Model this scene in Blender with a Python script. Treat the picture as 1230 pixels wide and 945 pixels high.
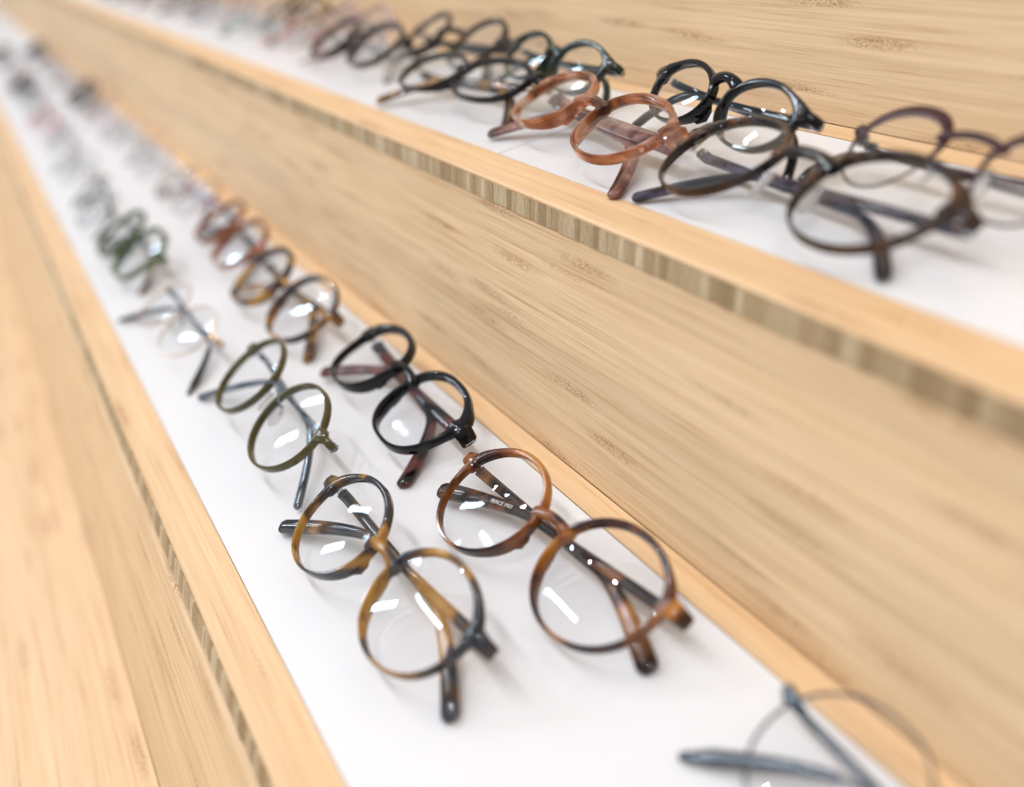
import bpy, math, random
from mathutils import Vector, Matrix

for o in list(bpy.data.objects):
    bpy.data.objects.remove(o)
SC = bpy.context.scene
COL = SC.collection
MM = 0.001
R = math.radians

# ------------------------------------------------------------------ camera
cd = bpy.data.cameras.new('camera')
cam = bpy.data.objects.new('camera', cd)
COL.objects.link(cam)
cam.matrix_world = Matrix(((0.85769426, 0.39027233, -0.33473580, 0.0),
                           (-0.47770802, 0.36411079, -0.79951134, 0.0),
                           (-0.19014624, 0.84564226, 0.49873196, 0.250),
                           (0, 0, 0, 1)))
cd.sensor_fit = 'HORIZONTAL'
cd.sensor_width = 36.0
cd.lens = 35.12
cd.clip_start = 0.01
cd.clip_end = 60
cd.dof.use_dof = True
cd.dof.focus_distance = 0.422
cd.dof.aperture_fstop = 3.1
SC.camera = cam

# ------------------------------------------------------------------ world (bright shop interior all round)
w = bpy.data.worlds.new('shop_light')
SC.world = w
w.use_nodes = True
nt = w.node_tree
nt.nodes['Background'].inputs['Color'].default_value = (0.985, 0.975, 0.99, 1)
nt.nodes['Background'].inputs['Strength'].default_value = 0.42

SC.view_settings.view_transform = 'Standard'
SC.view_settings.look = 'None'
SC.view_settings.gamma = 1
SC.view_settings.use_curve_mapping = False
SC.view_settings.exposure = 0.10


def area(name, loc, target, sx, sy, power, color=(1, 1, 1), shape='RECTANGLE'):
    l = bpy.data.lights.new(name, 'AREA')
    l.shape = shape
    l.size = sx
    l.size_y = sy
    l.energy = power
    l.color = color
    o = bpy.data.objects.new(name, l)
    COL.objects.link(o)
    o.location = loc
    d = Vector(target) - Vector(loc)
    o.rotation_euler = d.to_track_quat('-Z', 'Y').to_euler()
    return o


# daylight from two shop windows, added soft fills and rows of small ceiling spots
area('shop_window', (-2.3, 5.0, 3.1), (0.1, 0.4, 0), 0.20, 0.8, 24, (0.74, 0.87, 1.0))
area('shop_window', (-1.2, 5.4, 3.2), (0.1, 0.4, 0), 0.14, 0.8, 16, (0.74, 0.87, 1.0))
area('added_overhead_fill', (-0.45, -0.9, 2.3), (0.15, 0.5, 0), 1.3, 1.3, 22, (0.97, 0.975, 1.0))  # added softbox behind the camera, kept out of the lens reflections, brightens the risers
area('added_side_fill', (-2.4, 1.5, 0.95), (0.15, 1.0, 0.1), 1.8, 1.3, 7, (1.0, 0.97, 0.93))  # added low fill from the left to lift the risers, no actual window
area('ceiling_tube', (-1.15, 2.4, 2.5), (-1.15, 2.4, 0), 0.10, 1.2, 7, (0.80, 0.90, 1.0))
for rx, n in ((-0.4, 6), (1.3, 8), (2.3, 8)):
    for k in range(n):
        ry = 0.2 + 0.72 * k
        area('ceiling_spot', (rx, ry, 2.45), (rx, ry, 0), 0.05, 0.05, 5.6, (0.98, 0.98, 1.0), 'DISK')


# ------------------------------------------------------------------ material helpers
def newmat(name):
    m = bpy.data.materials.new(name)
    m.use_nodes = True
    t = m.node_tree
    b = t.nodes['Principled BSDF']
    return m, t, b


def N(t, kind, **kw):
    n = t.nodes.new(kind)
    for k, v in kw.items():
        if k in n.inputs:
            n.inputs[k].default_value = v
        else:
            setattr(n, k, v)
    return n


def math_(t, op, a, b=None, c=None):
    n = t.nodes.new('ShaderNodeMath')
    n.operation = op
    for i, v in enumerate((a, b, c)):
        if v is None:
            continue
        if isinstance(v, (int, float)):
            n.inputs[i].default_value = v
        else:
            t.links.new(v, n.inputs[i])
    return n.outputs[0]


def mixc(t, fac, a, b, mode='MIX'):
    n = t.nodes.new('ShaderNodeMix')
    n.data_type = 'RGBA'
    n.blend_type = mode
    for s, v in ((n.inputs[0], fac), (n.inputs[6], a), (n.inputs[7], b)):
        if isinstance(v, (int, float)):
            s.default_value = v
        elif isinstance(v, tuple):
            s.default_value = v if len(v) == 4 else v + (1,)
        else:
            t.links.new(v, s)
    return n.outputs[2]


def ramp(t, fac, stops, interp='LINEAR'):
    n = t.nodes.new('ShaderNodeValToRGB')
    n.color_ramp.interpolation = interp
    e = n.color_ramp.elements
    while len(e) > 1:
        e.remove(e[-1])
    for i, (p, c) in enumerate(stops):
        x = e[0] if i == 0 else e.new(p)
        x.position = p
        x.color = c if len(c) == 4 else tuple(c) + (1,)
    t.links.new(fac, n.inputs[0])
    return n.outputs[0]


def bamboo(name, light, dark, knot_amt=1.0, grain=1.0):
    """plain-pressed bamboo: strips 20 mm wide running along Y, fine fibres, scattered nodes"""
    m, t, b = newmat(name)
    L = t.links
    tc = N(t, 'ShaderNodeTexCoord')
    sep = N(t, 'ShaderNodeSeparateXYZ')
    L.new(tc.outputs['Object'], sep.inputs[0])
    x, y, z = sep.outputs
    s = math_(t, 'ADD', x, z)
    strip = math_(t, 'FLOOR', math_(t, 'DIVIDE', s, 0.0205))
    wn = N(t, 'ShaderNodeTexWhiteNoise', noise_dimensions='1D')
    L.new(strip, wn.inputs['W'])
    yo = math_(t, 'ADD', y, math_(t, 'MULTIPLY', wn.outputs['Value'], 3.0))
    # fibres
    cv = N(t, 'ShaderNodeCombineXYZ')
    L.new(math_(t, 'MULTIPLY', s, 900.0), cv.inputs[0])
    L.new(math_(t, 'MULTIPLY', yo, 14.0), cv.inputs[1])
    n1 = N(t, 'ShaderNodeTexNoise', Scale=1.0, Detail=3.0, Roughness=0.6)
    L.new(cv.outputs[0], n1.inputs['Vector'])
    cv2 = N(t, 'ShaderNodeCombineXYZ')
    L.new(math_(t, 'MULTIPLY', s, 190.0), cv2.inputs[0])
    L.new(math_(t, 'MULTIPLY', yo, 4.0), cv2.inputs[1])
    n2 = N(t, 'ShaderNodeTexNoise', Scale=1.0, Detail=4.0, Roughness=0.55)
    L.new(cv2.outputs[0], n2.inputs['Vector'])
    f = math_(t, 'ADD', math_(t, 'MULTIPLY', n1.outputs[0], 0.75 * grain), math_(t, 'MULTIPLY', n2.outputs[0], 0.6 + 0.6 * (1 - grain)))
    base = ramp(t, f, ((0.47, dark), (0.61, tuple((a * 0.65 + c * 0.35) for a, c in zip(light, dark))), (0.82, light)))
    tint = math_(t, 'MULTIPLY_ADD', wn.outputs['Value'], 0.10, 0.94)
    tc3 = N(t, 'ShaderNodeCombineXYZ')
    for i in range(3):
        L.new(tint, tc3.inputs[i])
    base = mixc(t, 1.0, base, tc3.outputs[0], 'MULTIPLY')
    # nodes: short scribbled patches
    cv3 = N(t, 'ShaderNodeCombineXYZ')
    L.new(math_(t, 'MULTIPLY', s, 49.0), cv3.inputs[0])
    L.new(math_(t, 'MULTIPLY', yo, 7.5), cv3.inputs[1])
    vo = N(t, 'ShaderNodeTexVoronoi', Scale=1.0, Randomness=1.0, voronoi_dimensions='2D')
    L.new(cv3.outputs[0], vo.inputs['Vector'])
    mask = ramp(t, vo.outputs['Distance'], ((0.08, (1, 1, 1)), (0.20, (0, 0, 0))))
    cv4 = N(t, 'ShaderNodeCombineXYZ')
    L.new(math_(t, 'MULTIPLY', s, 520.0), cv4.inputs[0])
    L.new(math_(t, 'MULTIPLY', y, 230.0), cv4.inputs[1])
    n4 = N(t, 'ShaderNodeTexNoise', Scale=1.0, Detail=3.0, Distortion=2.2)
    L.new(cv4.outputs[0], n4.inputs['Vector'])
    scr = ramp(t, n4.outputs[0], ((0.43, (0, 0, 0)), (0.49, (1, 1, 1)), (0.53, (1, 1, 1)), (0.58, (0, 0, 0))))
    kf = math_(t, 'MULTIPLY', math_(t, 'MULTIPLY', mask, scr), 0.72 * knot_amt)
    col = mixc(t, kf, base, (dark[0] * 0.60, dark[1] * 0.42, dark[2] * 0.30, 1))
    L.new(col, b.inputs['Base Color'])
    b.inputs['Roughness'].default_value = 0.42
    b.inputs['Specular IOR Level'].default_value = 0.35
    bp = N(t, 'ShaderNodeBump', Strength=0.12, Distance=0.0004)
    L.new(f, bp.inputs['Height'])
    L.new(bp.outputs[0], b.inputs['Normal'])
    return m


BAM = bamboo('bamboo_face', (0.94, 0.70, 0.435), (0.60, 0.36, 0.165))
BAM_TOP = bamboo('bamboo_top', (0.89, 0.625, 0.365), (0.66, 0.375, 0.165), 0.9, 0.95)


def lamella_mat():
    m, t, b = newmat('bamboo_end_grain')
    L = t.links
    oi = N(t, 'ShaderNodeObjectInfo')
    c = ramp(t, oi.outputs['Random'], ((0.0, (0.36, 0.25, 0.13)), (0.35, (0.48, 0.35, 0.20)), (0.7, (0.56, 0.43, 0.26)),
                                       (1.0, (0.74, 0.62, 0.43))))
    tc = N(t, 'ShaderNodeTexCoord')
    mp = N(t, 'ShaderNodeMapping')
    mp.inputs['Scale'].default_value = (900, 1100, 260)
    L.new(tc.outputs['Object'], mp.inputs[0])
    n = N(t, 'ShaderNodeTexNoise', Scale=1.0, Detail=3.0, Distortion=0.6)
    L.new(mp.outputs[0], n.inputs['Vector'])
    g = ramp(t, n.outputs[0], ((0.3, (0.72, 0.70, 0.66)), (0.65, (1.06, 1.05, 1.04))))
    L.new(mixc(t, 1.0, c, g, 'MULTIPLY'), b.inputs['Base Color'])
    b.inputs['Roughness'].default_value = 0.6
    return m


END = lamella_mat()


def edge_mat():
    """far edge: bands of end grain too small to pick apart"""
    m, t, b = newmat('bamboo_edge_bands')
    L = t.links
    tc = N(t, 'ShaderNodeTexCoord')
    sep = N(t, 'ShaderNodeSeparateXYZ')
    L.new(tc.outputs['Object'], sep.inputs[0])
    wn = N(t, 'ShaderNodeTexWhiteNoise', noise_dimensions='1D')
    L.new(math_(t, 'FLOOR', math_(t, 'DIVIDE', sep.outputs[1], 0.0062)), wn.inputs['W'])
    L.new(ramp(t, wn.outputs['Value'], ((0, (0.42, 0.30, 0.16)), (1, (0.66, 0.53, 0.35)))), b.inputs['Base Color'])
    b.inputs['Roughness'].default_value = 0.6
    return m


EDGE = edge_mat()


def plain(name, col, rough=0.3, metal=0.0, coat=0.0, trans=0.0, noise=0.0, ior=1.49, nscale=60.0):
    m, t, b = newmat(name)
    b.inputs['Roughness'].default_value = rough
    b.inputs['Metallic'].default_value = metal
    b.inputs['Coat Weight'].default_value = 0.0
    b.inputs['Coat Roughness'].default_value = 0.04
    b.inputs['Transmission Weight'].default_value = trans
    b.inputs['IOR'].default_value = ior
    tc = N(t, 'ShaderNodeTexCoord')
    n = N(t, 'ShaderNodeTexNoise', Scale=nscale, Detail=2.0)
    t.links.new(tc.outputs['Object'], n.inputs['Vector'])
    d = tuple(max(0.0, c * (1 - noise)) for c in col)
    l = tuple(min(1.0, c * (1 + noise)) for c in col)
    t.links.new(ramp(t, n.outputs[0], ((0.35, d), (0.65, l))), b.inputs['Base Color'])
    return m


def tortoise(name, stops, scale=55.0, trans=0.25, seed=0.0, rough=0.09):
    m, t, b = newmat(name)
    L = t.links
    tc = N(t, 'ShaderNodeTexCoord')
    mp = N(t, 'ShaderNodeMapping')
    mp.inputs['Location'].default_value = (seed, seed * 0.7, seed * 1.3)
    L.new(tc.outputs['Object'], mp.inputs[0])
    n = N(t, 'ShaderNodeTexNoise', Scale=scale, Detail=2.2, Roughness=0.5, Distortion=0.7)
    L.new(mp.outputs[0], n.inputs['Vector'])
    c = ramp(t, n.outputs[0], stops)
    L.new(c, b.inputs['Base Color'])
    b.inputs['Roughness'].default_value = rough
    b.inputs['Transmission Weight'].default_value = trans
    b.inputs['IOR'].default_value = 1.49
    b.inputs['Coat Weight'].default_value = 0.0
    b.inputs['Coat Roughness'].default_value = 0.03
    return m


WHITE = plain('white_laminate', (0.86, 0.86, 0.875), 0.34, noise=0.004)
FLOOR = plain('pale_floor', (0.62, 0.58, 0.53), 0.5, noise=0.05, nscale=4)
GAPM = plain('pale_wood_gap', (0.62, 0.47, 0.31), 0.6, noise=0.05)

M = {}
M['tort_brown'] = tortoise('brown_tortoise', ((0.36, (0.008, 0.005, 0.006)), (0.48, (0.04, 0.015, 0.008)), (0.57, (0.24, 0.085, 0.014)),
                                              (0.68, (0.58, 0.26, 0.04))), 38, 0.25, 3.1)
M['tort_blue'] = tortoise('blue_amber_tortoise', ((0.36, (0.010, 0.010, 0.014)), (0.46, (0.05, 0.05, 0.06)), (0.53, (0.10, 0.05, 0.02)),
                                                  (0.60, (0.50, 0.25, 0.05)), (0.7, (0.62, 0.36, 0.09))), 36, 0.25, 8.4)
M['tort_red'] = tortoise('red_amber_tortoise', ((0.36, (0.012, 0.005, 0.004)), (0.48, (0.075, 0.02, 0.008)), (0.56, (0.33, 0.10, 0.015)),
                                                (0.68, (0.66, 0.27, 0.035))), 38, 0.3, 5.7)
M['tort_dark'] = tortoise('dark_tortoise', ((0.40, (0.010, 0.005, 0.004)), (0.55, (0.035, 0.014, 0.008)), (0.64, (0.12, 0.045, 0.014)),
                                            (0.76, (0.26, 0.10, 0.02))), 85, 0.10, 1.2)
M['tort_far'] = tortoise('amber_tortoise', ((0.36, (0.016, 0.010, 0.010)), (0.48, (0.09, 0.035, 0.012)), (0.56, (0.42, 0.19, 0.03)),
                                            (0.68, (0.66, 0.36, 0.06))), 70, 0.3, 12.9)
M['black'] = plain('black_acetate', (0.004, 0.004, 0.005), 0.05, noise=0.2, ior=1.40)
M['brown_inner'] = tortoise('reddish_brown_acetate', ((0.42, (0.010, 0.005, 0.005)), (0.58, (0.17, 0.035, 0.022))), 40, 0.3, 2.2)
M['olive'] = plain('olive_crystal_acetate', (0.105, 0.090, 0.026), 0.05, trans=0.25, noise=0.3)
M['pink'] = tortoise('pink_brown_crystal_acetate', ((0.32, (0.10, 0.026, 0.008)), (0.42, (0.48, 0.14, 0.035)), (0.52, (0.80, 0.38, 0.20)),
                                                    (0.66, (0.94, 0.70, 0.58))), 60, 0.78, 4.4, 0.06)
M['pink_temple'] = tortoise('rosy_brown_streaked_acetate', ((0.34, (0.07, 0.022, 0.018)), (0.5, (0.26, 0.10, 0.075)), (0.62, (0.48, 0.27, 0.23)),
                                                            (0.72, (0.55, 0.22, 0.09))), 60, 0.3, 9.1, 0.07)
M['violet'] = tortoise('violet_grey_streaked_acetate', ((0.38, (0.012, 0.007, 0.010)), (0.52, (0.035, 0.026, 0.042)), (0.64, (0.10, 0.09, 0.15)),
                                                        (0.75, (0.13, 0.055, 0.04))), 70, 0.2, 6.0, 0.07)
M['mottled'] = tortoise('mottled_grey_amber_acetate', ((0.36, (0.025, 0.018, 0.016)), (0.48, (0.14, 0.11, 0.10)), (0.58, (0.36, 0.27, 0.14)),
                                                       (0.7, (0.45, 0.38, 0.30))), 110, 0.3, 7.7, 0.07)
M['burgundy'] = plain('burgundy_satin_metal', (0.050, 0.012, 0.016), 0.30, metal=0.2, coat=0.2, noise=0.15)
M['copper'] = plain('copper_metal', (0.72, 0.30, 0.20), 0.25, metal=1.0, noise=0.05)
M['silver'] = plain('polished_steel', (0.60, 0.60, 0.60), 0.14, metal=1.0, noise=0.05)
M['gun'] = plain('gunmetal', (0.16, 0.19, 0.22), 0.18, metal=1.0, noise=0.1)
M['gold'] = plain('pale_gold_metal', (0.78, 0.56, 0.36), 0.2, metal=1.0, noise=0.05)
M['rose'] = plain('rose_gold_metal', (0.72, 0.45, 0.40), 0.2, metal=1.0, noise=0.05)
M['bluemetal'] = plain('blue_metal', (0.06, 0.13, 0.22), 0.2, metal=0.9, noise=0.2)
M['green_dark'] = plain('dark_green_acetate', (0.05, 0.085, 0.015), 0.08, coat=0.5, trans=0.1, noise=0.35)
M['green_black'] = plain('bottle_green_acetate', (0.012, 0.022, 0.012), 0.08, coat=0.5, noise=0.3)
M['grey_crystal'] = plain('smoke_crystal_acetate', (0.52, 0.50, 0.51), 0.07, coat=0.4, trans=0.5, noise=0.2)
M['blush'] = plain('blush_crystal_acetate', (0.80, 0.58, 0.54), 0.08, coat=0.4, trans=0.5, noise=0.15)
M['clear'] = plain('clear_crystal_acetate', (0.82, 0.80, 0.78), 0.06, coat=0.4, trans=0.8, noise=0.05)
M['teal'] = plain('teal_acetate', (0.02, 0.30, 0.36), 0.08, coat=0.5, trans=0.15, noise=0.2)
M['coral'] = plain('coral_acetate', (0.62, 0.10, 0.07), 0.08, coat=0.5, trans=0.2, noise=0.2)
M['blue'] = plain('cobalt_acetate', (0.02, 0.06, 0.34), 0.08, coat=0.5, trans=0.1, noise=0.2)
M['navy'] = plain('navy_acetate', (0.015, 0.022, 0.07), 0.08, coat=0.5, noise=0.2)
M['lilac'] = plain('lilac_crystal_acetate', (0.66, 0.63, 0.74), 0.08, coat=0.4, trans=0.5, noise=0.1)
M['rust'] = plain('rust_acetate', (0.34, 0.10, 0.03), 0.08, coat=0.5, trans=0.2, noise=0.3)
M['pad'] = plain('clear_silicone_pad', (0.93, 0.92, 0.91), 0.12, trans=0.6, noise=0.02, ior=1.4)
M['print'] = plain('white_print', (0.80, 0.78, 0.76), 0.5, noise=0.02)


def lens_mat():
    m = bpy.data.materials.new('coated_clear_lens')
    m.use_nodes = True
    t = m.node_tree
    t.nodes.clear()
    out = N(t, 'ShaderNodeOutputMaterial')
    tr = N(t, 'ShaderNodeBsdfTransparent')
    tr.inputs[0].default_value = (0.998, 0.998, 1.0, 1)
    gl = N(t, 'ShaderNodeBsdfGlossy')
    gl.inputs['Roughness'].default_value = 0.0
    gl.inputs['Color'].default_value = (0.80, 0.92, 1.0, 1)
    lw = N(t, 'ShaderNodeLayerWeight', Blend=0.5)
    p = math_(t, 'POWER', lw.outputs['Facing'], 4.0)
    fac = math_(t, 'MULTIPLY_ADD', p, 0.40, 0.024)
    mx = N(t, 'ShaderNodeMixShader')
    t.links.new(fac, mx.inputs[0])
    t.links.new(tr.outputs[0], mx.inputs[1])
    t.links.new(gl.outputs[0], mx.inputs[2])
    t.links.new(mx.outputs[0], out.inputs[0])
    return m


M['lens'] = lens_mat()


# ------------------------------------------------------------------ mesh helpers
class MB:
    def __init__(s):
        s.v = []
        s.f = []

    def sweep(s, P, A, B, wa, wb, closed=False, k=10, e=2.0, caps=True):
        """tube along P; A, B = local axes per point, wa, wb = half sizes per point, e = squareness"""
        n = len(P)
        base = len(s.v)
        for i in range(n):
            for j in range(k):
                a = 2 * math.pi * (j + 0.5) / k
                c, d = math.cos(a), math.sin(a)
                c = math.copysign(abs(c) ** (2 / e), c)
                d = math.copysign(abs(d) ** (2 / e), d)
                s.v.append(P[i] + A[i] * (wa[i] * c) + B[i] * (wb[i] * d))
        m = n if closed else n - 1
        for i in range(m):
            i2 = (i + 1) % n
            for j in range(k):
                j2 = (j + 1) % k
                s.f.append((base + i * k + j, base + i * k + j2, base + i2 * k + j2, base + i2 * k + j))
        if not closed and caps:
            s.f.append(tuple(base + j for j in range(k))[::-1])
            s.f.append(tuple(base + (n - 1) * k + j for j in range(k)))

    def box(s, c, h, ax=(Vector((1, 0, 0)), Vector((0, 1, 0)), Vector((0, 0, 1)))):
        b = len(s.v)
        c = Vector(c)
        for sx in (-1, 1):
            for sy in (-1, 1):
                for sz in (-1, 1):
                    s.v.append(c + ax[0] * (h[0] * sx) + ax[1] * (h[1] * sy) + ax[2] * (h[2] * sz))
        for q in ((0, 1, 3, 2), (4, 6, 7, 5), (0, 4, 5, 1), (2, 3, 7, 6), (0, 2, 6, 4), (1, 5, 7, 3)):
            s.f.append(tuple(b + i for i in q))

    def prism(s, prof, y0, y1):
        """profile in x, z (mm) extruded along y"""
        b = len(s.v)
        n = len(prof)
        for y in (y0, y1):
            for (x, z) in prof:
                s.v.append(Vector((x, y, z)))
        for i in range(n):
            j = (i + 1) % n
            s.f.append((b + i, b + j, b + n + j, b + n + i))
        s.f.append(tuple(b + i for i in range(n))[::-1])
        s.f.append(tuple(b + n + i for i in range(n)))

    def build(s, name, mat, parent=None, smooth=True, bevel=0.0):
        me = bpy.data.meshes.new(name)
        me.from_pydata([tuple(v * MM) for v in s.v], [], s.f)
        me.validate()
        import bmesh
        bm = bmesh.new()
        bm.from_mesh(me)
        bmesh.ops.recalc_face_normals(bm, faces=bm.faces)
        if bevel:
            bmesh.ops.bevel(bm, geom=list(bm.edges), offset=bevel * MM, segments=2, affect='EDGES', profile=0.6)
        bm.to_mesh(me)
        bm.free()
        if smooth:
            for p in me.polygons:
                p.use_smooth = True
            try:
                me.set_sharp_from_angle(angle=R(42))
            except Exception:
                pass
        me.materials.append(mat)
        o = bpy.data.objects.new(name, me)
        COL.objects.link(o)
        if parent is not None:
            o.parent = parent
        return o


def tag(o, label=None, cat=None, group=None, kind=None):
    for k, v in (('label', label), ('category', cat), ('group', group), ('kind', kind)):
        if v:
            o[k] = v
    return o


def thing(name, label, cat, loc=(0, 0, 0), group=None):
    o = bpy.data.objects.new(name, None)
    o.empty_display_size = 0.02
    COL.objects.link(o)
    o.location = loc
    return tag(o, label, cat, group)


# ------------------------------------------------------------------ room
fl = MB()
fl.box((400, 2500, -905), (3500, 4500, 5))
tag(fl.build('floor', FLOOR, smooth=False), kind='structure')
wl = MB()
wl.box((1100, 2500, 750), (20, 4500, 1650))
tag(wl.build('wall_right', plain('off_white_wall', (0.80, 0.78, 0.74), 0.7, noise=0.01, nscale=3), smooth=False), kind='structure')

# ------------------------------------------------------------------ stepped display stand
Y0, Y1 = -350, 6200
SEAM = 1580
rng = random.Random(4)

# lowest step: counter with a bamboo top
ct = thing('display_counter', 'lowest bamboo step with bare sunny-coloured top, at the left edge', 'display shelf', (-0.25, 0, -0.9))
ctl = Vector((250, 0, 900))


def part(mb, name, mat, parent, off, **kw):
    mb.v = [v + off for v in mb.v]
    return mb.build(name, mat, parent, **kw)


b = MB(); b.prism([(-430, -110), (-57, -110), (-57, -130), (-430, -130)], Y0, Y1)
part(b, 'counter_top', BAM_TOP, ct, ctl, smooth=False, bevel=0.6)
b = MB(); b.prism([(-418, -130.2), (-410, -130.2), (-410, -899.5), (-418, -899.5)], Y0, Y1)
part(b, 'front_panel', BAM, ct, ctl, smooth=False)
b = MB(); b.prism([(-409.8, -130.2), (300, -130.2), (300, -899.5), (-409.8, -899.5)], Y0 + 5, Y1 - 5)
part(b, 'carcass', BAM, ct, ctl, smooth=False)


def lamellas(parent, off, xt, zt, lean, height, ya, yb, cover):
    """end-grain blocks let into the front of a rail: xt, zt = top front edge"""
    meshes = {}
    y = ya
    ax = (Vector((math.cos(lean), 0, -math.sin(lean))), Vector((0, 1, 0)), Vector((math.sin(lean), 0, math.cos(lean))))
    up = ax[2]
    first = True
    while y < yb:
        wdt = rng.choice((3.2, 4.0, 5.0, 6.2))
        prd = rng.choice((0.0, 0.15, 0.3))
        key = (wdt, prd)
        if key not in meshes:
            q = MB()
            c = Vector((0, 0, 0)) - up * (height / 2) + ax[0] * (1.4 - prd)
            q.box(c, (1.5, wdt / 2 - 0.03, height / 2 - 0.08), ax)
            o = q.build('edge_lamella', END, parent, smooth=False, bevel=0.05)
            meshes[key] = o.data
        else:
            o = bpy.data.objects.new('edge_lamella', meshes[key])
            COL.objects.link(o)
            o.parent = parent
        o.location = (Vector((xt, y + wdt / 2, zt)) + off) * MM
        y += wdt
    return y


def tier(name, label, z, lipx, inner, white1, ledge, lip_h, riser_top, riser_bot, zb, ya, yb, floorx, joint):
    """one step: lip rail with end-grain front, tray bed, rear rail, leaning riser panels below the lip"""
    base = Vector((lipx, 0, z - 112)) * MM
    t = thing(name, label, 'display shelf', base)
    off = Vector((-lipx, 0, 112 - z))
    lean = math.atan2(riser_top[0] - riser_bot[0], riser_top[1] - riser_bot[1])
    tl = math.tan(lean)
    # lip rail: top surface with an eased front edge
    b = MB()
    b.prism([(lipx + 0.9, z), (inner, z), (inner, z - lip_h), (lipx + 1.9 - tl * lip_h, z - lip_h), (lipx + 1.9, z - 2.4),
             (lipx - 0.1, z - 1.5), (lipx, z - 0.7)], ya, yb)
    rail = part(b, 'lip_rail', BAM_TOP, t, off, smooth=False)
    ye = lamellas(rail, off, lipx - 0.1 - tl * 1.5, z - 1.5, lean, lip_h - 1.5, 30, joint, None)
    b = MB()
    c = Vector((lipx - 0.1 - tl * 1.5, (ye + yb) / 2, z - 1.5))
    axx = (Vector((math.cos(lean), 0, -math.sin(lean))), Vector((0, 1, 0)), Vector((math.sin(lean), 0, math.cos(lean))))
    b.box(c - axx[2] * ((lip_h - 1.5) / 2) + axx[0] * 1.5, (1.5, (yb - ye) / 2, (lip_h - 1.5) / 2 - 0.1), axx)
    e = part(b, 'edge_band', EDGE, rail, off, smooth=False)
    e['kind'] = 'stuff'
    # tray bed under the white panel, and the rear rail
    b = MB(); b.prism([(inner + 0.05, z - 2.1), (ledge + 6, z - 2.1), (ledge + 6, z - lip_h), (inner + 0.05, z - lip_h)], ya, yb)
    part(b, 'tray_bed', BAM_TOP, t, off, smooth=False)
    b = MB(); b.prism([(white1 + 0.3, z + 0.25), (ledge - 0.2, z + 0.25), (ledge - 0.2, z - 2.0), (white1 + 0.3, z - 2.0)], ya, yb)
    part(b, 'rear_rail', BAM_TOP, t, off, smooth=False)
    # riser panels (two lengths with a butt joint)
    nx, nz = -math.cos(lean), math.sin(lean)
    for (p0, p1) in ((ya, SEAM - 0.4), (SEAM + 0.4, yb)):
        b = MB()
        (xa, za), (xb, zb_) = riser_top, riser_bot
        b.prism([(xa, za), (xa - nx * 12, za), (xb - nx * 12, zb_), (xb, zb_)], p0, p1)
        part(b, 'riser_panel', BAM, t, off, smooth=False, bevel=0.25)
    return t


# middle step (the lower white tray)
tier('display_shelf', 'middle bamboo step carrying the lower white tray of glasses', 0, -7.4, 12.2, 143, 155.5, 10,
     (-14.2, -10.1), (-56.8, -109.7), -110, Y0, Y1, 0, 760)
# upper step
tier('display_shelf', 'upper bamboo step carrying the upper white tray of glasses, end-grain edge showing', 110, 179, 198.9, 289.6, 301, 10,
     (176.9, 99.9), (155.6, 0.35), 0, Y0, Y1, 0, 1000)
# top step: tall leaning panel behind the upper tray with its own lip
t = thing('display_backboard', 'tall leaning bamboo panel behind the upper tray, top right', 'backboard', (0.34, 0, 0.105))
off = Vector((-340, 0, -105))
lean = math.atan(0.2136)
for (p0, p1) in ((Y0, 1920 - 0.4), (1920 + 0.4, Y1)):
    b = MB()
    b.prism([(301.2, 110.3), (313.5, 110.3), (313.5 + 0.2136 * 330, 440), (301.2 + 0.2136 * 330, 440)], p0, p1)
    part(b, 'back_panel', BAM, t, off, smooth=False, bevel=0.25)
b = MB(); b.prism([(365, 440.2), (480, 440.2), (480, 455), (368, 455)], Y0, Y1)
part(b, 'top_cap', BAM_TOP, t, off, smooth=False)
b = MB(); b.prism([(478, 440), (490, 440), (490, -128), (478, -128)], Y0, Y1)
part(b, 'rear_board', BAM, t, off, smooth=False)

# white display panels lying in the trays


def white_panel(x0, x1, ya, yb, z, label, skew=0.0):
    cx, cy = (x0 + x1) / 2, (ya + yb) / 2
    b = MB()
    pts = [(x0, ya), (x1, ya + skew * 0), (x1, yb), (x0, yb)]
    b.box((0, 0, -0.95), ((x1 - x0) / 2, (yb - ya) / 2, 1.0))
    o = b.build('shelf_liner', WHITE, None, smooth=False, bevel=0.12)
    o.location = Vector((cx, cy, z)) * MM
    tag(o, label, 'shelf liner', 'white liners in the bamboo trays')
    return o


white_panel(12.5, 142.9, Y0 + 2, 2598, 0, 'white laminate liner under the two rows of glasses in the lower tray')
white_panel(12.5, 142.9, 2600, Y1 - 2, 0, 'far blurred white liner in the lower tray, at the upper left corner')
white_panel(199.2, 289.5, Y0 + 2, 426, 110, 'near white laminate liner in the upper tray, under the dark brown glasses')
white_panel(199.2, 289.5, 427.3, Y1 - 2, 110, 'far white liner in the upper tray, beyond the thin joint')

# ------------------------------------------------------------------ spectacles
U = Vector((1, 0, 0)); V = Vector((0, 1, 0)); W = Vector((0, 0, 1))


def outline(a, b, e, pan, th):
    c, s_ = math.cos(th), math.sin(th)
    x = a * math.copysign(abs(c) ** (2 / e), c)
    y = b * math.copysign(abs(s_) ** (2 / e), s_)
    x *= 1 + pan * (y / b)
    return x, y


def wrap(u):
    return -2.6 * (u / 62.0) ** 2


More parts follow.
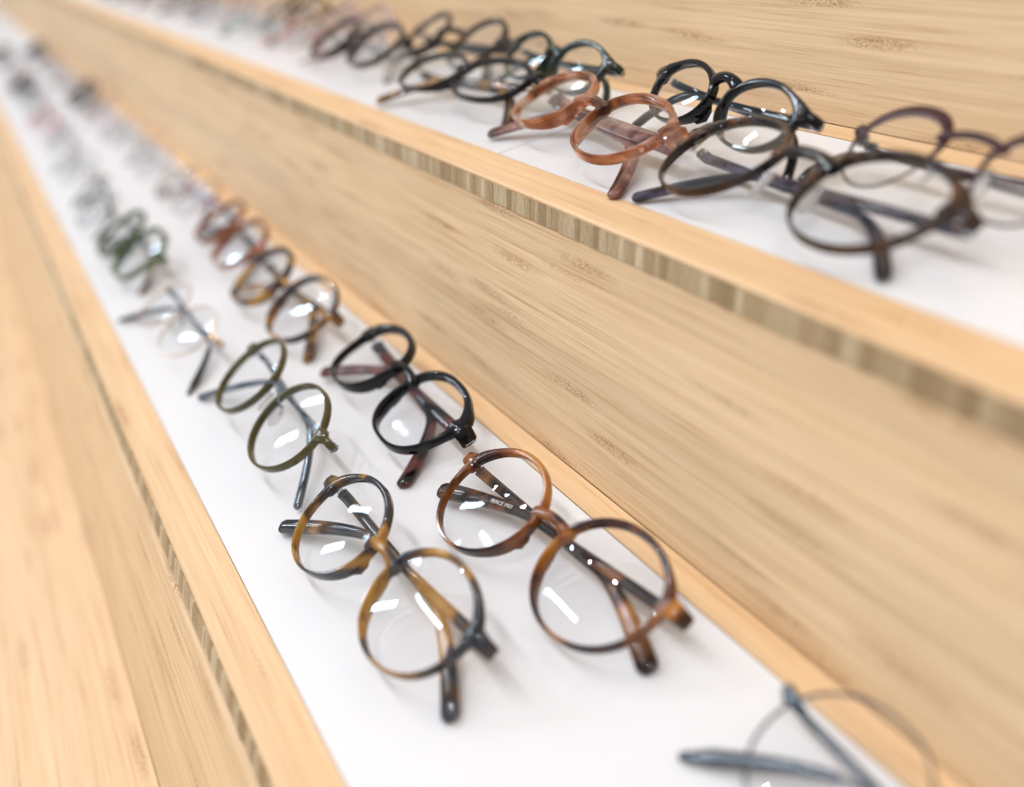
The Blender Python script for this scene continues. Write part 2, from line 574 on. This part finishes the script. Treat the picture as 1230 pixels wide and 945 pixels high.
def glasses(label, x, y, z, yaw, phi, a=25, b=23, s=68, e=2.1, pan=0.03, rw=2.2, top=1.4, thick=4.4, front='black', temple=None,
            metal='silver', tip=None, bridge='saddle', style='acetate', vt=(-13, -15), ut=73, th=(6.5, 4.0, 8.0), group=None, res=48,
            pads=False, text=False, roll=0.0, brow=None, hingev=9.0, flare=1.6):
    """folded spectacles lying on their temples, fronts facing up.
    local frame: u along the front (towards the camera end), v up the lens, w out of the front"""
    temple = temple or front
    t = thing('spectacles', label, 'glasses', (x * MM, y * MM, z * MM), group)
    yaw = R(yaw); phi = R(phi)
    u3 = Vector((math.sin(yaw), -math.cos(yaw), math.sin(R(roll)))).normalized()
    n3 = Vector((math.cos(yaw), math.sin(yaw), 0))
    v3 = (n3 * math.cos(phi) + Vector((0, 0, math.sin(phi)))).normalized()
    v3 = (v3 - u3 * v3.dot(u3)).normalized()
    w3 = u3.cross(v3)
    if w3.z < 0:
        w3 = -w3
    parts = []

    def add(mb, name, mat, parent=None, **kw):
        parts.append((mb, name, mat, parent, kw))
        return len(parts) - 1

    metalstyle = style == 'metal'
    k = 10
    # --- front
    fr = MB()
    for sg in (-1, 1):
        P, A, B, wa, wb = [], [], [], [], []
        for i in range(res):
            thh = 2 * math.pi * i / res
            px, py = outline(a, b, e, pan, thh)
            dx, dy = outline(a, b, e, pan, thh + 0.02)
            tx, ty = dx - px, dy - py
            l = math.hypot(tx, ty) or 1
            nx, ny = ty / l, -tx / l
            sn, cs = math.sin(thh), math.cos(thh)
            wd = rw - 0.25 + top * 0.65 * max(0, sn) ** 1.3
            if brow:
                wd = rw + brow * max(0, sn + 0.15) ** 0.8
            # temporal corner swells into the end piece
            if not metalstyle:
                wd += flare * math.exp(-((thh - R(26)) / 0.32) ** 2)
                wd += 1.0 * math.exp(-((thh - R(158)) / 0.25) ** 2)
            off = wd / 2 - 0.5
            uu = sg * (s / 2 + px + nx * off)
            P.append(Vector((uu, py + ny * off, wrap(uu))))
            A.append(Vector((sg * nx, ny, 0)))
            B.append(W)
            wa.append(wd / 2)
            dp = (thick / 2) * (1.0 if not brow else (0.6 + 0.4 * max(0, sn)))
            if not metalstyle and not pads:
                nas = math.exp(-((thh - R(205)) / 0.55) ** 2)
                dp += 1.2 * nas
                P[-1].z -= 1.1 * nas
            wb.append(dp)
        fr.sweep(P, A, B, wa, wb, closed=True, k=12 if not metalstyle else 8, e=4.5 if not metalstyle else 2.0)
        # end piece wrapping back to the hinge
        ue = s / 2 + a * (1 + pan * 0.3)
        hv = hingev
        base_w = wrap(ue)
        if metalstyle:
            pts = [(ue - 1.0, hv - 1, 0), (ue + 2.5, hv, 0.2), (ue + 5.0, hv, -1.2), (ue + 5.6, hv, -4.0), (ue + 5.4, hv, -6.4)]
            hw = [1.6, 1.7, 1.6, 1.4, 1.3]; ht = [0.8] * 5
        else:
            pts = [(ue - 2.5, hv - 0.5, 0), (ue + 1.5, hv, 0.1), (ue + 5.0, hv, -0.6), (ue + 6.8, hv, -2.8), (ue + 7.0, hv, -5.0)]
            hw = [4.2, 3.9, th[0] * 0.58, th[0] * 0.54, th[0] * 0.52]; ht = [thick * 0.48, thick * 0.5, thick * 0.52, 1.7, 1.5]
        P = [Vector((sg * p[0], p[1], p[2] + base_w)) for p in pts]
        Bv = []
        for i in range(5):
            d = (P[min(4, i + 1)] - P[max(0, i - 1)]).normalized()
            Bv.append(d.cross(V).normalized())
        fr.sweep(P, [V] * 5, Bv, hw, ht, k=k, e=3.0)
    # --- bridge
    un = s / 2 - a
    nb = 11
    P, Bv, hw, ht = [], [], [], []
    for i in range(nb):
        q = -1 + 2 * i / (nb - 1)
        uu = q * (un + 2.6)
        arch = (1 - q * q)
        vb = {'saddle': 4.0, 'keyhole': 6.5, 'high': 8.5, 'metal': 3.5}.get(bridge, 4.0)
        P.append(Vector((uu, vb + arch * (2.6 if bridge != 'metal' else 4.2), 0.2 + arch * (1.2 if bridge != 'metal' else 2.2))))
        hw.append((3.2 - 1.0 * arch) if not metalstyle and bridge != 'metal' else (1.5 if brow else 1.0))
        ht.append(thick * 0.52 if not metalstyle and bridge != 'metal' else (1.1 if brow else 0.9))
    tang = [(P[min(nb - 1, i + 1)] - P[max(0, i - 1)]).normalized() for i in range(nb)]
    Av = [W.cross(d).normalized() for d in tang]
    br = fr if (bridge != 'metal') else MB()
    br.sweep(P, Av, [W] * nb, hw, ht, k=k, e=2.5)
    # nose pads moulded in the rims
    if not metalstyle and not pads:
        for sg in (-1, 1):
            q = [Vector((sg * (un + 0.2), 1.5, -1.2)), Vector((sg * (un - 0.4), -2.5, -3.0)), Vector((sg * (un + 0.2), -6.5, -4.0)),
                 Vector((sg * (un + 1.8), -9.5, -2.6))]
            fr.sweep(q, [U * 1.0] * 4, [W] * 4, [0.7, 1.0, 1.0, 0.5], [1.2, 1.9, 1.6, 0.7], k=8)
    add(fr, 'front_frame', M[front])
    if br is not fr:
        add(br, 'bridge', M[metal])
    # --- lenses
    for sg in (-1, 1):
        ln = MB()
        rings = 4
        cen = [len(ln.v)]
        nn = 36
        for side in (1, -1):
            c0 = len(ln.v)
            uu = sg * s / 2
            ln.v.append(Vector((uu, 0, wrap(uu) + 1.5 + side * 0.45)))
            for r_ in range(1, rings + 1):
                fr_ = r_ / rings
                for i in range(nn):
                    px, py = outline(a, b, e, pan, 2 * math.pi * i / nn)
                    px *= fr_; py *= fr_
                    uu = sg * (s / 2 + px)
                    ln.v.append(Vector((uu, py, wrap(uu) + 1.5 * (1 - fr_ ** 2) + side * 0.45)))
            for i in range(nn):
                j = (i + 1) % nn
                ln.f.append((c0, c0 + 1 + i, c0 + 1 + j))
                for r_ in range(rings - 1):
                    p = c0 + 1 + r_ * nn
                    ln.f.append((p + i, p + nn + i, p + nn + j, p + j))
            if side == -1:
                a0 = c0 - nn; b0 = c0 + 1 + (rings - 1) * nn
                for i in range(nn):
                    j = (i + 1) % nn
                    ln.f.append((a0 + i, a0 + j, b0 + j, b0 + i))
        add(ln, 'lens', M['lens'])
    # --- nose pads on arms
    if metalstyle or pads:
        for sg in (-1, 1):
            pd = MB()
            c = Vector((sg * (un - 0.5), -2.5, -5.2))
            Pp, hh, tt = [], [], []
            for i in range(7):
                q = -1 + i / 3
                Pp.append(c + Vector((sg * -0.8 * q, 6.0 * q, 0.9 * q)))
                r_ = math.sqrt(max(0.02, 1 - (abs(q) * 0.97) ** 2))
                hh.append(3.3 * r_); tt.append(1.25 * r_)
            pd.sweep(Pp, [Vector((0.5 * sg, 0, -0.86))] * 7, [Vector((0.86 * sg, 0, 0.5))] * 7, hh, tt, k=8)
            arm = MB()
            q = [Vector((sg * (un + 1.2), 2.0, -0.6)), Vector((sg * (un + 1.8), 2.5, -3.2)), Vector((sg * (un + 2.0), 0, -5.0)),
                 Vector((sg * (un + 0.6), -1.5, -5.2))]
            arm.sweep(q, [U] * 4, [V] * 4, [0.45] * 4, [0.45] * 4, k=6)
            pi = add(pd, 'nose_pad', M['pad'])
            add(arm, 'pad_arm', M[metal], pi)
    # --- temples (each hinged at its own side, folded across the back)
    for sg in (-1, 1):
        ue = s / 2 + a * (1 + pan * 0.3) + (5.4 if metalstyle else 6.6)
        w0 = wrap(ue) - (6.4 if metalstyle else 5.4)
        wlay = w0 - (1.7 if sg > 0 else 4.9)
        # tip lies on the other side
        vtip = vt[0] if sg < 0 else vt[1]
        hv = hingev
        ub = ue - 88
        Lp = []
        npt = 18
        b0 = Vector((ue - 0.5, hv, w0)); b1 = Vector((ue - 6, hv, wlay)); b2 = Vector((ub, hv - 3.0, wlay + 0.2)); b3 = Vector((-ut - (-6.5 if sg < 0 else -1), vtip - (4.5 if sg < 0 else 4), wlay + 1.6))
        Lp.append(b0); Lp.append(Vector((ue - 2.0, hv, (w0 + wlay) / 2 - 0.2)))
        for i in range(7):
            Lp.append(b1.lerp(b2, i / 6))
        ctrl = b2 + (b2 - b1).normalized() * 15
        for i in range(1, 10):
            q = i / 9
            Lp.append(b2 * (1 - q) ** 2 + ctrl * 2 * q * (1 - q) + b3 * q * q)
        if not metalstyle:
            de = (Lp[-1] - Lp[-2]).normalized()
            Lp += [Lp[-1] + de * 1.6, Lp[-1] + de * 2.6]
        P = [Vector((sg * p.x, p.y, p.z)) for p in Lp]
        n = len(P)
        hw, ht = [], []
        for i in range(n):
            q = i / (n - 1)
            if metalstyle:
                hw.append(1.5 if q < 0.25 else 0.95); ht.append(0.7)
            else:
                if q < 0.45:
                    h_ = th[0] + (th[1] - th[0]) * q / 0.45
                else:
                    h_ = th[1] + (th[2] - th[1]) * min(1, (q - 0.45) / 0.4)
                if i == n - 1: h_ *= 0.42
                if i == n - 2: h_ *= 0.80
                hw.append(h_ / 2); ht.append(1.55 if i < n - 1 else 0.8)
        Av, Bv = [], []
        for i in range(n):
            d = (P[min(n - 1, i + 1)] - P[max(0, i - 1)]).normalized()
            av = (V - d * V.dot(d)).normalized()
            Av.append(av); Bv.append(d.cross(av).normalized())
        tm = MB()
        if metalstyle:
            tm.sweep(P[:-5], Av[:-5], Bv[:-5], hw[:-5], ht[:-5], k=8, e=2.4)
            ti = add(tm, 'temple', M[temple if temple in M else metal])
            tp = MB()
            h2 = [1.6, 1.9, 2.1, 2.4, 2.7, 2.8, 1.4]
            tp.sweep(P[-7:], Av[-7:], Bv[-7:], h2, [1.5, 1.6, 1.6, 1.6, 1.6, 1.5, 0.8], k=8, e=2.4)
            add(tp, 'temple_tip', M[tip or 'black'], ti)
        else:
            tm.sweep(P[1:], Av[1:], Bv[1:], hw[1:], ht[1:], k=k, e=2.8)
            ti = add(tm, 'temple', M[temple])
            if text and sg == 1:
                parts[ti] = parts[ti][:4] + ({'text': (P, Av, Bv)},)
        # hinge barrel
        hg = MB()
        for q in (-1.6, 0, 1.6):
            c = Vector((sg * (ue - 0.6), hv + q, w0 + 0.4))
            hg.sweep([c - V * 0.7, c + V * 0.7], [U] * 2, [W] * 2, [1.25] * 2, [1.25] * 2, k=8)
        hg.box(Vector((sg * (ue - 0.3), hv, w0 + 2.0)), (0.5, 2.0, 1.6))
        hg.box(Vector((sg * (ue - 3.0), hv, (w0 + wlay) / 2 + 0.3)), (2.2, 1.6, 0.5))
        add(hg, 'hinge', M[metal])
    # --- put it down: lift until the lowest point rests on the tray
    R3 = lambda p: u3 * p.x + v3 * p.y + w3 * p.z
    zmin = 1e9
    for mb, *_ in parts:
        mb.v = [R3(p) for p in mb.v]
        zmin = min(zmin, min(p.z for p in mb.v))
    lift = -zmin + 0.15
    objs = []
    for mb, name, mat, parent, kw in parts:
        mb.v = [p + Vector((0, 0, lift)) for p in mb.v]
        objs.append(mb.build(name, mat, t if parent is None else objs[parent]))
        if 'text' in kw:
            P, Av, Bv = kw['text']
            tx = bpy.data.curves.new('temple_print', 'FONT')
            tx.body = 'PIERCE 1923'
            tx.size = 2.3 * MM
            tx.extrude = 0.04 * MM
            tx.align_x = 'CENTER'; tx.align_y = 'CENTER'
            ob = bpy.data.objects.new('temple_print', tx)
            COL.objects.link(ob)
            p0 = R3(P[12]); 
            d = (R3(P[14]) - R3(P[10])).normalized()
            av = R3(Av[12]); wv = d.cross(av).normalized()
            if wv.z < 0:
                wv = -wv
            # read along +u direction of travel towards the far end
            xd = -d
            yd = wv.cross(xd)
            m3 = Matrix((xd, yd, wv)).transposed()
            mw = m3.to_4x4()
            mw.translation = (p0 + wv * 1.62 + Vector((0, 0, lift))) * MM
            ob.matrix_local = mw
            ob.parent = objs[-1]
            tx.materials.append(M['print'])
            bpy.context.view_layer.update()
            tme = bpy.data.meshes.new_from_object(ob)
            mo = bpy.data.objects.new('temple_print', tme)
            COL.objects.link(mo)
            mo.parent = ob.parent
            mo.matrix_local = mw
            bpy.data.objects.remove(ob)
    t['lift_mm'] = round(lift, 2)
    return t


ZT = 110.15
ZL = 0.15
GL = 'front row of glasses in the lower tray'
GR = 'rear row of glasses in the lower tray'
UL = 'front row of glasses in the upper tray'
UR = 'rear row of glasses in the upper tray'

# lower tray, rear row (from the camera outwards)
glasses('thin grey metal glasses cut by the bottom edge, nearest in the lower tray', 121, 101, ZL, -2, 14, 25, 23, 66, style='metal', vt=(-14, -23),
        front='gun', metal='gun', tip='gun', rw=1.3, top=0.0, thick=1.6, bridge='metal', group=GR)
glasses('round red-brown tortoiseshell glasses, nearest whole pair beside the riser', 112.2, 272.9, ZL, 4.6, 20.8, 26.3, 23.0, 69.4, e=2.05,
        front='tort_red', temple='tort_brown', rw=1.9, top=1.8, thick=4.1, flare=2.2, vt=(-4.8, -4), ut=71, group=GR, text=True, th=(5.5, 3.6, 8.0), bridge='keyhole')
glasses('thick glossy black squarish glasses in the lower tray', 117.2, 425.6, ZL, -3.0, 12.8, 25.0, 21.0, 71.6, e=2.45, pan=0.07,
        front='black', temple='brown_inner', rw=2.2, top=2.6, thick=4.8, flare=4.4, vt=(-20, -19), ut=67, group=GR, th=(8.0, 5.0, 8.0), bridge='keyhole')
glasses('amber and black tortoiseshell glasses beyond the black pair', 109, 590, ZL, 2.0, 24, 27, 22.0, 75, e=2.15,
        front='tort_far', rw=2.8, top=1.6, vt=(-14, -15), group=GR)
# lower tray, front row
glasses('large round blue-and-amber tortoiseshell glasses, nearest in the front row', 56.0, 300.3, ZL, 3.3, 22.3, 25.5, 21.6, 68.2, e=2.1,
        pan=0.05, front='tort_blue', rw=1.7, top=1.8, thick=4.1, flare=2.2, vt=(-10, -14.6), ut=74, group=GL, th=(5.5, 3.6, 7.0))
glasses('round olive green translucent glasses with a metal bridge', 61.0, 453.6, ZL, -0.5, 26, 24.7, 22.6, 68, e=2.0, pan=0.0,
        front='olive', temple='gun', metal='gun', rw=1.9, top=0.0, thick=4.0, flare=0.4, bridge='metal', vt=(-15, -27), ut=77, group=GL,
        th=(3.2, 2.6, 4.4), pads=True)
glasses('thin gold wire glasses with black temple tips, lying beyond the olive pair', 47, 617, ZL, 2.5, 17, 25, 20, 57, style='metal',
        front='gold', temple='bluemetal', metal='gun', tip='black', rw=0.9, top=0.0, thick=1.2, bridge='metal', vt=(-18, -26), ut=80, group=GL)


def rows():
    far = [
        # label, x, y, z, yaw, phi, front, temple, group, kw
        ('dark green blurred glasses, third pair back in the front row', 50, 800, ZL, 2, 24, 'green_dark', 'mottled', GL, dict(e=2.4, rw=3.0)),
        ('grey-green blurred glasses beyond the dark green pair', 46, 972, ZL, -3, 22, 'green_black', 'tort_dark', GL, {}),
        ('pale clear blurred glasses in the front row, beyond the grey-green pair', 50, 1145, ZL, 4, 20, 'clear', 'clear', GL, {}),
        ('lilac translucent blurred glasses in the front row', 56, 1320, ZL, 0, 20, 'lilac', 'clear', GL, {}),
        ('coral pink blurred glasses in the front row near the upper left corner', 54, 1500, ZL, 3, 20, 'coral', 'clear', GL, {}),
        ('smoky grey blurred glasses in the front row, beyond the coral pair', 58, 1680, ZL, -2, 20, 'grey_crystal', 'clear', GL, {}),
        ('brown blurred glasses in the front row, second beyond the coral pair', 56, 1860, ZL, 2, 20, 'tort_dark', None, GL, {}),
        ('pale pink blurred glasses in the front row, third beyond the coral pair', 58, 2040, ZL, 0, 20, 'blush', None, GL, {}),
        ('clear blurred glasses in the front row, fourth beyond the coral pair', 56, 2220, ZL, 2, 20, 'clear', None, GL, {}),
        ('dark blurred glasses in the front row, farthest that shows', 58, 2400, ZL, 0, 20, 'tort_brown', None, GL, {}),
        ('rust and dark blue blurred glasses beyond the amber tortoiseshell pair', 116, 745, ZL, -2, 20, 'rust', 'navy', GR, dict(e=2.3)),
        ('rust and cobalt blurred glasses in the rear row', 118, 905, ZL, 2, 18, 'rust', 'blue', GR, {}),
        ('pale lilac blurred glasses in the rear row beyond the cobalt pair', 116, 1070, ZL, 0, 20, 'lilac', 'clear', GR, {}),
        ('clear blurred glasses in the rear row beyond the pale lilac pair', 118, 1240, ZL, 3, 20, 'clear', 'grey_crystal', GR, {}),
        ('pale blush blurred glasses in the rear row beyond the clear pair', 116, 1410, ZL, -2, 20, 'blush', 'lilac', GR, {}),
        ('dark brown blurred glasses in the rear row at the far riser joint', 118, 1590, ZL, 0, 24, 'tort_brown', None, GR, dict(rw=3.4)),
        ('rose blurred glasses in the rear row beyond the riser joint', 116, 1770, ZL, 3, 20, 'blush', 'tort_dark', GR, {}),
        ('smoky blurred glasses in the rear row, second beyond the riser joint', 118, 1950, ZL, 0, 20, 'grey_crystal', None, GR, {}),
        ('rust brown blurred glasses in the rear row, third beyond the riser joint', 118, 2130, ZL, 0, 20, 'rust', None, GR, {}),
        ('dark tortoiseshell blurred glasses in the rear row, farthest that shows', 118, 2310, ZL, 2, 20, 'tort_dark', None, GR, {}),
        ('dark brown blurred glasses in the upper tray, left of the black lilac-lensed pair', 236, 705, ZT, 4, 24, 'tort_dark', 'clear', UL, dict(a=24, b=20)),
        ('coral and clear blurred glasses in the front of the upper tray', 238, 850, ZT, 0, 22, 'blush', 'coral', UL, {}),
        ('bright teal blurred glasses in the upper tray', 238, 985, ZT, 4, 22, 'clear', 'teal', UL, {}),
        ('lilac grey blurred glasses in the front of the upper tray beyond the teal pair', 236, 1130, ZT, 0, 22, 'lilac', 'grey_crystal', UL, {}),
        ('smoky blurred glasses in the front of the upper tray, second beyond the teal pair', 238, 1290, ZT, 3, 22, 'grey_crystal', 'green_black', UL, {}),
        ('blush blurred glasses in the front of the upper tray, third beyond the teal pair', 236, 1450, ZT, 0, 22, 'blush', 'rust', UL, {}),
        ('rust brown blurred glasses at the far left end of the upper tray, front row', 238, 1620, ZT, 0, 22, 'rust', None, UL, {}),
        ('dark blurred glasses at the very far left end of the upper tray, front row', 238, 1800, ZT, 0, 22, 'tort_brown', None, UL, {}),
        ('pale rose blurred glasses in the rear of the upper tray beyond the grey-black pair', 268, 790, ZT, 0, 26, 'blush', 'grey_crystal', UR, dict(a=23, b=18)),
        ('amber and olive blurred glasses in the rear of the upper tray', 268, 940, ZT, 2, 26, 'tort_far', 'olive', UR, dict(a=23, b=18)),
        ('blush blurred glasses in the rear of the upper tray, beyond the amber pair', 268, 1090, ZT, 0, 26, 'blush', None, UR, dict(a=23, b=18)),
        ('rust blurred glasses in the rear of the upper tray, second beyond the amber pair', 268, 1240, ZT, 0, 26, 'rust', 'coral', UR, dict(a=23, b=18)),
        ('brown tortoiseshell blurred glasses in the rear of the upper tray, third beyond the amber pair', 268, 1400, ZT, 0, 26, 'tort_red', None, UR, dict(a=23, b=18)),
        ('coral blurred glasses at the far left end of the upper tray, rear row', 268, 1570, ZT, 0, 26, 'coral', 'rust', UR, dict(a=23, b=18)),
        ('dark rust blurred glasses at the very far left end of the upper tray, rear row', 268, 1750, ZT, 0, 26, 'rust', None, UR, dict(a=23, b=18)),
    ]
    for (lb, x, y, z, yaw, phi, fr, te, grp, kw) in far:
        args = dict(a=25, b=22, s=68, e=2.15, rw=1.9, top=1.2, res=28)
        if y > 840 and fr in ('clear', 'lilac', 'blush', 'grey_crystal', 'coral', 'rust', 'green_black'):
            args.update(style='metal', bridge='metal', rw=1.3, top=0.0, thick=1.5, metal='rose' if fr in ('blush', 'coral', 'rust') else 'silver',
                        tip={'green_black': 'black', 'rust': 'tort_dark', 'coral': 'coral'}.get(fr, te or fr))
        args.update(kw)
        glasses(lb, x, y, z, yaw, phi, front=fr, temple=te, group=grp, **args)


# upper tray, front row
glasses('large dark tortoiseshell glasses with violet-grey temples, nearest on the upper tray', 219.5, 250.6, ZT, -2.8, 15.3, 24.3, 22.2, 73.5, e=2.15,
        pan=0.08, front='tort_dark', temple='violet', rw=1.7, top=2.4, thick=3.6, flare=4.6, vt=(-10, -21), ut=62, group=UL, pads=True, th=(5.0, 3.2, 5.4),
        bridge='high')
glasses('translucent pink-brown glasses with rosy streaked temples on the upper tray', 222.5, 381.5, ZT, -8.2, 17.2, 24.3, 18.8, 71.2, e=2.3,
        pan=0.08, front='pink', temple='pink_temple', rw=2.1, top=1.8, thick=4.6, flare=3.2, vt=(-16, -23), ut=66, group=UL, th=(9.0, 6.5, 7.5))
glasses('black glasses with lilac glare on the lens, behind the pink-brown pair', 228, 519, ZT, 6.5, 18.5, 28, 15.5, 60, e=2.2,
        front='black', temple='tort_far', rw=2.4, top=1.6, thick=3.6, vt=(-14, -18), ut=68, group=UL)
# upper tray, rear row
glasses('burgundy metal browline glasses with mottled temples, right edge of the upper tray', 251.5, 210.5, ZT, -1.5, 27, 16.2, 16.4, 53, e=2.15,
        pan=0.12, style='metal', front='burgundy', temple='burgundy', metal='gun', tip='mottled', rw=1.1, brow=3.4, top=0, thick=1.8,
        bridge='high', vt=(-10, -12), ut=60, group=UR, hingev=7)
glasses('glossy black glasses leaning by the bamboo backboard, behind the dark tortoiseshell pair', 251.5, 327, ZT, -8, 44, 22.0, 13.0, 56.5, e=2.05,
        front='black', temple='black', rw=1.9, top=1.8, thick=3.8, th=(4.0, 2.6, 4.5), flare=3.0, vt=(-12, -14), ut=60, group=UR, bridge='high', hingev=6)
glasses('bottle green glasses in the rear of the upper tray, behind the pink-brown pair', 260.5, 473, ZT, -3, 43, 22.5, 13.0, 55, e=2.1,
        front='green_black', rw=1.9, top=1.8, thick=3.8, th=(4.0, 2.6, 4.5), flare=2.6, vt=(-12, -14), ut=62, group=UR, hingev=6)
glasses('grey-black blurred glasses in the rear of the upper tray, beyond the bottle green pair', 269, 616, ZT, 1, 26, 20, 19.5, 74, e=2.1,
        front='tort_dark', temple='black', rw=2.4, top=2.0, thick=3.6, vt=(-12, -14), ut=66, group=UR, hingev=7)
rows()
